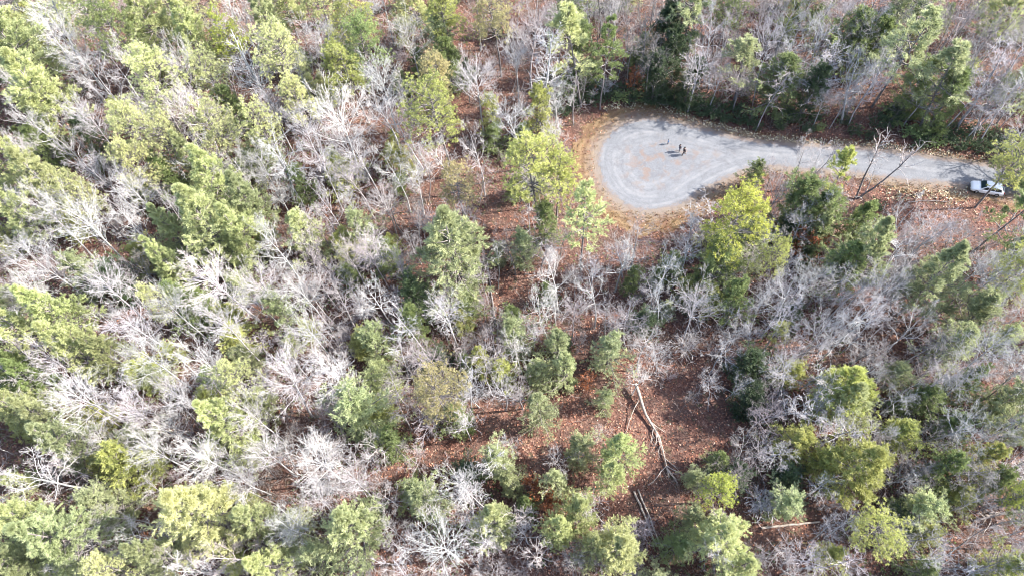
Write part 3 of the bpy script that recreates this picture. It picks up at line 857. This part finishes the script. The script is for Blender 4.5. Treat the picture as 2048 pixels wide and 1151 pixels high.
log('long grey weathered trunk lying at the right edge near the bottom', [(2060, 1016, .35), (1998, 1027, .3), (1948, 1040, .25)], .2, .12, 48, dark=True, nb=8)
log('thin curved dark branch on tan leaves below the parked car', [(1815, 405, .15), (1850, 401, .15), (1894, 404, .15)], .07, .05, 49, dark=True)

# ------------------------------------------------------------------ ground cover nobody could count
grng = np.random.default_rng(77)


def litter_mat(name, stops):
    t = NT(name, .8, .25)
    return t.base(t.ramp(t.attr('v').outputs['Fac'], stops))


def scatter_view(n, rng, margin=120):
    px = rng.uniform(-margin, W + margin, n * 2); py = rng.uniform(-margin, H + margin, n * 2)
    d = np.stack([(px - W / 2) / F, -(py - H / 2) / F, -np.ones_like(px)], 1) @ Rcw.T
    tt = CAMH / -d[:, 2]; P = d[:, :2] * tt[:, None]
    acc = rng.random(len(P)) < np.clip((tt / 150.0) ** 2, 0, 1) * 1.0 + .25
    return P[acc][:n]


P = scatter_view(120000, grng)
lp = np.array([proj((a, b, 0))[:2] for a, b in P]); cl_ = np.zeros(len(P), bool)
for a, b, c in CLEAR: cl_ |= np.hypot(lp[:, 0] - a, lp[:, 1] - b) < c * 1.35
cl_ |= (wob(P[:, 0], P[:, 1], .3, 55) > .36)
P = P[((sdf(P, VP) > .2) & (cl_ | (grng.random(len(P)) < .22))) | ((sdf(P, VP) < .2) & (sdf(P, GP) > .5) & (grng.random(len(P)) < .5))]
z = hgt(P)
A = np.column_stack([P, z + .03])
LV = blades(A, grng.normal(size=A.shape) * [1, 1, .25], 1, .24, .17, .3, .0, grng)
M_LIT = litter_mat('fallen leaf', [(0, (.15, .060, .042)), (.35, (.31, .125, .075)), (.7, (.44, .21, .13)), (.92, (.50, .32, .23)), (1, (.58, .48, .38))])
setp(link('fallen_leaves', mesh_np('fallen_leaves', *LV[:2], M_LIT, {'v': LV[2]})), 'reddish brown fallen leaves covering the forest floor', kind='stuff')

# twiggy undergrowth
P = scatter_view(24000, grng)
sdv = sdf(P, VP); pxy = np.array([proj((a, b, 0))[:2] for a, b in P])
incl = np.zeros(len(P), bool)
for a, b, c in CLEAR: incl |= np.hypot(pxy[:, 0] - a, pxy[:, 1] - b) < c * .9
P = P[(sdv > 1.0) & (~incl | (grng.random(len(P)) < .12))]
dens = wob(P[:, 0], P[:, 1], .25, 9)
P = P[dens + grng.normal(0, .25, len(P)) > -.25]
P = np.repeat(P, 2, 0) + grng.normal(0, .12, (len(P) * 2, 2))
A = np.column_stack([P, hgt(P) - .05]); D = grng.normal(size=A.shape) * [.55, .55, .2] + [0, 0, 1]
C1 = curves(A, D, grng.uniform(.7, 2.6, len(A)), 5, .13, .0, grng)
A2, D2, r2, t2 = children(C1, np.full(len(C1), .02), 2, .4, 1, 42, 12, grng)
C2 = curves(A2, D2, grng.uniform(.4, 1.1, len(A2)), 4, .15, .02, grng)
m = join([tubes(C1, np.full(len(C1), .020), np.full(len(C1), .010), 3), tubes(C2, np.full(len(C2), .012), np.full(len(C2), .009), 3)])
o = link('twiggy_undergrowth', mesh_np('twiggy_undergrowth', *m, M_BARK_PALE)); o.color = (.56, .50, .48, 1)
setp(o, 'thin leafless brown and grey twigs of the undergrowth', kind='stuff')

# low green undergrowth: more of it on the left side
P = scatter_view(13000, grng)
pxy = np.array([proj((a, b, 0))[:2] for a, b in P]); sdv = sdf(P, VP)
incl = np.zeros(len(P), bool)
for a, b, c in CLEAR: incl |= np.hypot(pxy[:, 0] - a, pxy[:, 1] - b) < c
g = wob(P[:, 0], P[:, 1], .22, 19) + np.where(pxy[:, 0] < 700, .32, .02) + np.where((pxy[:, 0] > 1500) & (pxy[:, 1] > 380), .12, 0)
P = P[(sdv > 1.2) & ~incl & (g + grng.normal(0, .12, len(P)) > .12)]
P = np.repeat(P, 3, 0) + grng.normal(0, .35, (len(P) * 3, 2))
hh = grng.uniform(.1, 1.1, len(P))
A = np.column_stack([P, hgt(P) + hh]); D = grng.normal(size=A.shape) + [0, 0, .4]
gv = np.clip(wob(P[:, 0], P[:, 1], 1.2, 29) * .7 + .5, 0, 1)
LV = blades(A, D, 10, .24, .085, .9, .2, grng, gv)
o = link('green_undergrowth', mesh_np('green_undergrowth', *LV[:2], M_LEAF, {'v': LV[2]})); o.color = (.13, .175, .06, 1)
setp(o, 'low green leafy undergrowth between the trees', kind='stuff')

# dead grass along the lower edge of the gravel
xs = grng.uniform(VP[:, 0].min(), 118, 60000); ys = grng.uniform(VP[:, 1].min(), VP[:, 1].max(), 60000)
P = np.column_stack([xs, ys]); dv = sdf(P, VP); dg = sdf(P, GP)
keep = (dv < .4) & (dg > .25)
gxy = np.array([proj((a, b, 0))[:2] for a, b in P]); keep &= ((gxy[:, 1] > np.interp(gxy[:, 0], [1150, 1250, 1400, 1500, 1700, 2000], [425, 425, 385, 345, 345, 360])) & (gxy[:, 0] > 1190)) | (grng.random(len(P)) < np.where(gxy[:, 0] > 1280, .9, .35))
keep &= (wob(xs, ys, .5, 39) + grng.normal(0, .3, len(P)) + np.where(pxy[:1, 0] > 0, .25, 0)) > -.1
P = P[keep]; A = np.column_stack([P, hgt(P)]); D = grng.normal(size=A.shape) * .5 + [0, 0, 1]
LV = blades(A, D, 5, .26, .03, .35, .3, grng, np.clip(.5 + .5 * wob(P[:, 0], P[:, 1], .8, 49) + grng.normal(0, .15, len(P)), 0, 1))
M_GR = litter_mat('dead grass', [(0, (.10, .06, .02)), (.4, (.19, .11, .035)), (.75, (.27, .16, .06)), (1, (.38, .29, .16))])
setp(link('dead_grass', mesh_np('dead_grass', *LV[:2], M_GR, {'v': LV[2]})), 'short ochre dead grass along the edge of the gravel', kind='stuff')

# big pale curled leaves along the upper bank and beside the car
bank = [(1208, 216), (1245, 211), (1290, 207), (1345, 222), (1400, 245), (1450, 255), (1495, 268), (1540, 277), (1590, 281), (1640, 284), (1700, 288), (1760, 290), (1820, 297), (1880, 305), (1930, 312), (1990, 318)]
pp = []
for (x0, y0), (x1, y1) in zip(bank[:-1], bank[1:]):
    for _ in range(70 if x0 < 1850 else 40):
        u = grng.random(); pp.append(at(x0 + (x1 - x0) * u + grng.normal(0, 4), y0 + (y1 - y0) * u + grng.normal(0, 4.5))[:2])
for _ in range(300):
    pp.append(at(grng.uniform(1770, 1935), 389 + grng.normal(0, 10))[:2])
P = np.array(pp); P = P[sdf(P, GP) > .3]; A = np.column_stack([P, hgt(P) + .06])
LV = blades(A, grng.normal(size=A.shape) * [1, 1, .5], 2, .30, .16, .6, .2, grng)
M_PL = litter_mat('pale curled leaf', [(0, (.26, .21, .13)), (.5, (.46, .41, .28)), (1, (.66, .61, .48))])
setp(link('pale_leaves', mesh_np('pale_leaves', *LV[:2], M_PL, {'v': LV[2]})), 'large pale curled dead leaves along the road bank', kind='stuff')


# ------------------------------------------------------------------ people
def skin_mesh(name, verts, edges, radii, mat, parent, root=0, sub=1):
    me = bpy.data.meshes.new(name); me.from_pydata([tuple(v) for v in verts], edges, []); me.materials.append(mat)
    o = link(name, me, parent)
    md = o.modifiers.new('skin', 'SKIN'); md.use_smooth_shade = True
    if not me.skin_vertices: me.skin_vertices.new()
    for i, r in enumerate(radii):
        sv = me.skin_vertices[0].data[i]; sv.radius = (r, r) if not isinstance(r, tuple) else r
        sv.use_root = (i == root)
    sd_ = o.modifiers.new('sub', 'SUBSURF'); sd_.levels = sub; sd_.render_levels = sub
    return o


def ball(name, mat, parent, c, r, sc=(1, 1, 1), seg=12, cut=None):
    bm = bmesh.new(); bmesh.ops.create_uvsphere(bm, u_segments=seg, v_segments=seg * 2 // 3, radius=r)
    for v in bm.verts: v.co = Vector((v.co.x * sc[0] + c[0], v.co.y * sc[1] + c[1], v.co.z * sc[2] + c[2]))
    if cut: bmesh.ops.delete(bm, geom=[v for v in bm.verts if cut(v.co)], context='VERTS')
    me = bpy.data.meshes.new(name); bm.to_mesh(me); bm.free(); me.materials.append(mat)
    for p in me.polygons: p.use_smooth = True
    return link(name, me, parent)


M_SKIN = flat('skin', (.42, .25, .18), .55)
M_HAIR = flat('dark hair', (.02, .015, .012), .6)
M_EYE = flat('eye', (.03, .02, .02), .2)
M_LIP = flat('lips', (.33, .12, .10), .5)


def person(label, px, hgt_m, yaw, top, legs, pose, shoes=(.02, .02, .02)):
    b = at(*px); s = hgt_m / 1.75
    e = bpy.data.objects.new('person', None); COL.objects.link(e)
    e.location = (b[0], b[1], .035); e.rotation_euler = (0, 0, yaw); e.scale = (s, s, s)
    setp(e, label, 'person')
    st, bend = pose
    # joints, x = sideways, -y = forwards
    V = [(0, 0, .95), (0, .01, 1.12), (0, .02, 1.32), (0, .0, 1.46), (0, -.01, 1.53), (0, -.02, 1.62), (0, -.02, 1.70)]
    E = [(i, i + 1) for i in range(6)]; R = [(.15, .105), (.125, .095), (.15, .10), (.065, .06), (.05, .05), (.075, .09), (.06, .075)]
    for sx in (-1, 1):
        k = len(V); f = st * sx
        V += [(sx * .10, -f * .03, .88), (sx * .11, -f * .16, .50), (sx * .12, -f * .28 + .03, .09), (sx * .125, -f * .28 - .12, .035)]
        E += [(0, k), (k, k + 1), (k + 1, k + 2), (k + 2, k + 3)]; R += [.088, .058, .042, .04]
        k = len(V); g = -f
        V += [(sx * .19, .02, 1.40), (sx * .245, -g * .06 + .02, 1.13), (sx * .24, -g * .14 - bend * .15, .90 + bend * .12), (sx * .235, -g * .16 - bend * .2, .83 + bend * .14)]
        E += [(2, k), (k, k + 1), (k + 1, k + 2), (k + 2, k + 3)]; R += [.058, .044, .029, (.035, .02)]
        h = len(V) - 1; hx, hy, hz = V[h]
        for q, (dy, ln_) in enumerate([(-.030, .072), (-.010, .082), (.010, .078), (.028, .062)]):
            k = len(V)
            V += [(hx, hy + dy, hz - .035), (hx - sx * .008, hy + dy * 1.15, hz - .035 - ln_ * .55), (hx - sx * .025, hy + dy * 1.1, hz - .03 - ln_)]
            E += [(h, k), (k, k + 1), (k + 1, k + 2)]; R += [.0095, .009, .0075]
        k = len(V); V += [(hx - sx * .012, hy - .042, hz + .01), (hx - sx * .03, hy - .06, hz - .035)]; E += [(h, k), (k, k + 1)]; R += [.011, .009]
    # nose and ears grow from the head
    for q in ((0, -.125, 1.615),): k = len(V); V.append(q); E.append((5, k)); R.append(.014)
    skin_mesh('body', V, E, R, M_SKIN, e)
    # jacket
    J = [(0, 0, .90), (0, .01, 1.12), (0, .02, 1.33), (0, .005, 1.45)]; JE = [(0, 1), (1, 2), (2, 3)]; JR = [(.185, .14), (.165, .125), (.18, .13), (.085, .075)]
    for sx in (-1, 1):
        f = st * sx; g = -f; k = len(J)
        J += [(sx * .195, .02, 1.395), (sx * .25, -g * .06 + .02, 1.13), (sx * .242, -g * .13 - bend * .13, .93 + bend * .11)]
        JE += [(2, k), (k, k + 1), (k + 1, k + 2)]; JR += [.078, .062, .047]
    skin_mesh('jacket', J, JE, JR, flat('jacket cloth', top, .85), e)
    T = [(0, 0, .96)]; TE = []; TR = [(.17, .125)]
    for sx in (-1, 1):
        f = st * sx; k = len(T)
        T += [(sx * .10, -f * .03, .86), (sx * .11, -f * .16, .50), (sx * .12, -f * .28 + .03, .12)]
        TE += [(0, k), (k, k + 1), (k + 1, k + 2)]; TR += [.105, .078, .065]
        ball('shoe', flat('shoe', shoes, .6), e, (sx * .125, -f * .28 - .05, .05), .06, (.9, 2.2, .85), 10)
    skin_mesh('trousers', T, TE, TR, flat('trouser cloth', legs, .85), e)
    ball('hair', M_HAIR, e, (0, .005, 1.665), .108, (.92, 1.05, 1.0), 14, cut=lambda c: c.z < 1.62 and c.y < .0)
    for sx in (-1, 1): ball('eye', M_EYE, e, (sx * .033, -.098, 1.645), .011, (1.3, .6, .7), 8)
    for sx in (-1, 1): ball('ear', M_SKIN, e, (sx * .085, -.01, 1.63), .024, (.5, 1, 1.4), 8)
    ball('mouth', M_LIP, e, (0, -.098, 1.575), .016, (1.5, .5, .5), 8)
    return e


person('left of two people standing together on the gravel, in dark grey jacket and grey trousers', (1358.5, 303.5), 1.68, 1.9, (.045, .055, .085), (.13, .13, .16), (.5, .6))
person('right of two people standing together on the gravel, dressed all in black, mid-stride', (1367, 310), 1.78, 1.6, (.012, .010, .016), (.014, .012, .018), (1.0, .3))
person('small child in dark blue standing alone on the gravel above the two adults', (1335.5, 288.5), 1.05, 1.2, (.02, .10, .26), (.015, .04, .12), (.3, 1.0))


# ------------------------------------------------------------------ the parked car
def bm_obj(name, bm, mat, parent, smooth=True, bevel=0.0):
    bmesh.ops.recalc_face_normals(bm, faces=bm.faces)
    me = bpy.data.meshes.new(name); bm.to_mesh(me); bm.free(); me.materials.append(mat)
    for p in me.polygons: p.use_smooth = smooth
    o = link(name, me, parent)
    if bevel:
        b = o.modifiers.new('bevel', 'BEVEL'); b.width = bevel; b.segments = 2; b.limit_method = 'ANGLE'
    return o


def loft(secs):
    bm = bmesh.new(); rows = [[bm.verts.new(p) for p in s] for s in secs]
    for a, b in zip(rows[:-1], rows[1:]):
        n = len(a)
        for i in range(n): bm.faces.new((a[i], a[(i + 1) % n], b[(i + 1) % n], b[i]))
    bm.faces.new(rows[0][::-1]); bm.faces.new(rows[-1])
    return bm


def quad(name, pts, mat, parent, th=.006):
    bm = bmesh.new(); vs = [bm.verts.new(p) for p in pts]; f = bm.faces.new(vs)
    n = (Vector(pts[1]) - Vector(pts[0])).cross(Vector(pts[2]) - Vector(pts[0])).normalized()
    r = bmesh.ops.extrude_face_region(bm, geom=[f])
    for v in [g for g in r['geom'] if isinstance(g, bmesh.types.BMVert)]: v.co += n * th
    return bm_obj(name, bm, mat, parent, False)


def box(name, c, d, mat, parent, bevel=.02):
    bm = bmesh.new(); bmesh.ops.create_cube(bm, size=1)
    for v in bm.verts: v.co = Vector((c[0] + v.co.x * d[0], c[1] + v.co.y * d[1], c[2] + v.co.z * d[2]))
    return bm_obj(name, bm, mat, parent, False, bevel)


c0, c1 = at(1941, 376), at(1999, 386)
cd = c0 - c1; yaw = math.atan2(cd[1], cd[0]); cc = (c0 + c1) / 2
car = bpy.data.objects.new('parked_car', None); COL.objects.link(car)
car.location = (cc[0], cc[1], float(hgt(cc[None, :2])[0]) + .03); car.rotation_euler = (0, 0, yaw); car.scale = (.92, .94, .95)
setp(car, 'white car parked at the lower edge of the gravel road under a pine', 'car')
MP = flat('white car paint', (.68, .69, .71), .3, spec=.5, coat=.6, var=.01)
MG = flat('dark tinted glass', (.015, .03, .035), .06, spec=.6)
MB = flat('black plastic', (.02, .02, .022), .6)
ML = flat('lamp glass', (.75, .78, .80), .12); MR = flat('red lamp glass', (.35, .01, .01), .2)
MT = flat('tyre rubber', (.018, .018, .018), .85); MA = flat('alloy', (.5, .5, .52), .3, metal=.9)
secs = []
for x, w, zb, zt, ze in [(-2.33, .70, .42, .80, .70), (-2.27, .84, .30, .96, .84), (-2.0, .90, .24, 1.02, .92), (-1.2, .92, .22, 1.03, .95), (0, .92, .22, 1.02, .95), (.9, .92, .22, 1.02, .94),
                         (1.2, .92, .22, 1.00, .90), (1.7, .90, .24, .94, .82), (2.1, .86, .26, .85, .74), (2.28, .76, .30, .74, .64), (2.36, .56, .36, .62, .54)]:
    half = [(w * .86, zb), (w, zb + .12), (w, (zb + ze) / 2), (w * .985, ze - .06), (w * .90, ze + .02), (w * .5, zt - .01)]
    secs.append([(x, y, z) for y, z in half] + [(x, 0, zt)] + [(x, -y, z) for y, z in half[::-1]] + [(x, 0, zb - .01)])
body = bm_obj('body', loft(secs), MP, car, True, .015)
cab = []
for x, w0, w1, z1 in [(-2.12, .80, .74, 1.06), (-1.72, .82, .66, 1.50), (-1.3, .83, .66, 1.57), (-.4, .83, .67, 1.60), (.25, .83, .66, 1.56), (.42, .83, .65, 1.50), (1.12, .82, .76, 1.05)]:
    cab.append([(x, w0, .94), (x, w1, z1 - .05), (x, w1 * .8, z1), (x, -w1 * .8, z1), (x, -w1, z1 - .05), (x, -w0, .94)])
bm_obj('roof', loft(cab), MP, car, True, .02)
quad('windshield', [(1.10, .70, 1.085), (1.10, -.70, 1.085), (.47, -.57, 1.505), (.47, .57, 1.505)][::-1], MG, car, -.03)
quad('rear_window', [(-2.09, .66, 1.13), (-2.09, -.66, 1.13), (-1.765, -.56, 1.48), (-1.765, .56, 1.48)], MG, car, -.03)
for s in (-1, 1):
    for xa, xb, xc_, xd in [(.98, .10, .10, .40), (.02, -.82, -.82, .02), (-.90, -1.85, -1.62, -.90)]:
        pts = [(xa, s * .832, 1.00), (xb, s * .832, 1.00), (xc_, s * .70, 1.47), (xd, s * .70, 1.47)]
        quad('side_window', pts if s > 0 else pts[::-1], MG, car, -.02 if s < 0 else -.02)
    quad('headlight', [(2.10, s * .60, .79), (1.86, s * .84, .80), (2.12, s * .86, .62), (2.36, s * .58, .60)], ML, car, .03 * s)
    box('taillight', (-2.27, s * .74, .83), (.10, .18, .22), MR, car)
    box('side_mirror', (.86, s * 1.0, 1.04), (.14, .20, .13), MP, car, .03)
    for xd in (.0, -.95): box('door_handle', (xd - .2, s * .925, .84), (.16, .03, .035), MP, car, .01)
    for xw in (1.45, -1.45):
        w = bpy.data.objects.new('wheel', None); COL.objects.link(w); w.parent = car; w.location = (xw, s * .84, .335)
        bm = bmesh.new(); bmesh.ops.create_cone(bm, cap_ends=True, segments=28, radius1=.335, radius2=.335, depth=.22, matrix=Matrix.Rotation(math.pi / 2, 4, 'X'))
        bm_obj('tyre', bm, MT, w, True, .03)
        bm = bmesh.new(); bmesh.ops.create_cone(bm, cap_ends=True, segments=5, radius1=.21, radius2=.15, depth=.04, matrix=Matrix.Translation((0, s * .118, 0)) @ Matrix.Rotation(-s * math.pi / 2, 4, 'X'))
        bm_obj('rim', bm, MA, w, False, .01)
box('bumper', (2.28, 0, .40), (.16, 1.30, .14), MB, car, .03)
box('grille', (2.33, 0, .58), (.07, .80, .09), MB, car, .01)

# ------------------------------------------------------------------ labels
ROWS = [300, 580, 850, 2000]; COLS = [400, 820, 1240, 1650, 9999]
WHERE = [['in the top left corner', 'top edge left of centre', 'above and left of gravel circle', 'behind the gravel circle', 'above the road, top right'],
         ['on the left edge above middle', 'left of the picture centre', 'just left of gravel circle', 'just below gravel circle', 'below the road, far right'],
         ['on the left edge below middle', 'lower left of centre', 'centre, above the red clearing', 'right of the red clearing', 'right edge below middle'],
         ['in the bottom left corner', 'bottom edge left of centre', 'bottom edge at centre', 'bottom edge right of clearing', 'in the bottom right corner']]
DESC = {'O': 'crooked wide-branched bare tree', 'F': 'fan-shaped fine-twigged bare tree', 'I': 'narrow tall bare tree', 'P': 'thin bare sapling', 'B': 'low twiggy bare bush',
        'R': 'small rust-leaved beech', 'T': 'round-topped pine', 'W': 'feathery broad pine', 'N': 'slender sparse pine', 'H': 'bushy evergreen', 'S': 'leafy shrub'}
TWORD = {'y': 'yellow-green', 'c': 'cream-green', 'Y': 'bright yellow', 'p': 'pale green', 'g': 'mid-green', 'd': 'dark green', 'b': 'brownish-yellow', 'm': 'grey-green', 'r': '', 'w': 'whitish', 'k': 'pinkish', 'n': 'brownish', 'a': 'silver-grey'}
ORD = ['leftmost', 'second from left', 'third from left', 'fourth from left', 'fifth from left', 'sixth from left', 'seventh from left', 'eighth from left', 'ninth from left', 'tenth from left'] + [q + ' from left' for q in 'eleventh twelfth thirteenth fourteenth fifteenth sixteenth seventeenth eighteenth nineteenth twentieth'.split()]
NUM = ['', '', 'two', 'three', 'four', 'five', 'six', 'seven', 'eight', 'nine', 'ten']
GRP = {'U': 'small bare trees', 'O': 'crooked bare trees', 'F': 'fan-shaped bare trees', 'I': 'narrow bare trees', 'P': 'thin bare saplings', 'B': 'low twiggy bare bushes', 'R': 'rust-leaved saplings',
       'T': 'round-topped pines', 'W': 'feathery pines', 'N': 'slender pines', 'H': 'bushy evergreens', 'S': 'evergreen shrubs on the road bank'}
cells = {}
for r in PLACED:
    o = r['o']; o['category'] = KIND[r['kind']][1]; o['group'] = GRP[r['kind']]
    if r['lab']:
        ri = next(i for i, v in enumerate(ROWS) if r['y'] < v); ci = next(i for i, v in enumerate(COLS) if r['x'] < v)
        cells.setdefault((ri, ci, r['kind'], r['tn']), []).append(r)
for (ri, ci, k, tn), rs in cells.items():
    rs.sort(key=lambda r: r['x'])
    d = (TWORD[tn] + ' ' + DESC[k]).strip()
    for i, r in enumerate(rs):
        if len(rs) == 1: lb = f'{d}, {WHERE[ri][ci]}'
        else: lb = f'{d}, {ORD[i]} of {NUM[len(rs)] if len(rs) < 11 else "many"}, {WHERE[ri][ci]}'
        r['o']['label'] = lb
for r in PLACED:
    o = r['o']
    if 'label' in o: continue
    k = r['kind']
    x_, y_, _d = proj((r['base'][0], r['base'][1], 2))
    wh = WHERE[next(i for i, v in enumerate(ROWS) if y_ < v or v == 2000)][next(i for i, v in enumerate(COLS) if x_ < v)]
    if k == 'S': o['label'] = 'leafy dark evergreen shrub on road bank, ' + ('above the turning circle' if x_ < 1480 else 'above middle of the road' if x_ < 1800 and y_ < 340 else 'above the parked car' if y_ < 340 else 'below the road')
    elif k == 'P': o['label'] = 'thin leafless sapling among larger trees, ' + wh; o['group'] = 'saplings between the trees'
    elif k == 'U': o['label'] = 'small crooked bare understorey tree, ' + wh; o['group'] = 'small bare trees under the canopy'
    elif k == 'B': o['label'] = 'low leafless twiggy bush under trees, ' + wh; o['group'] = 'bare bushes between the trees'
    elif k == 'H' and r['r'] < 2.95: o['label'] = 'small bushy young evergreen under taller trees, ' + wh; o['group'] = 'young evergreens between the trees'; o.name = 'young_evergreen'
    else: o['label'] = 'large forest tree standing outside the edge of the picture'; o['group'] = 'trees beyond the picture edge'
print('TREES', len(ENT), cnt, n_out, len(bpy.data.objects))
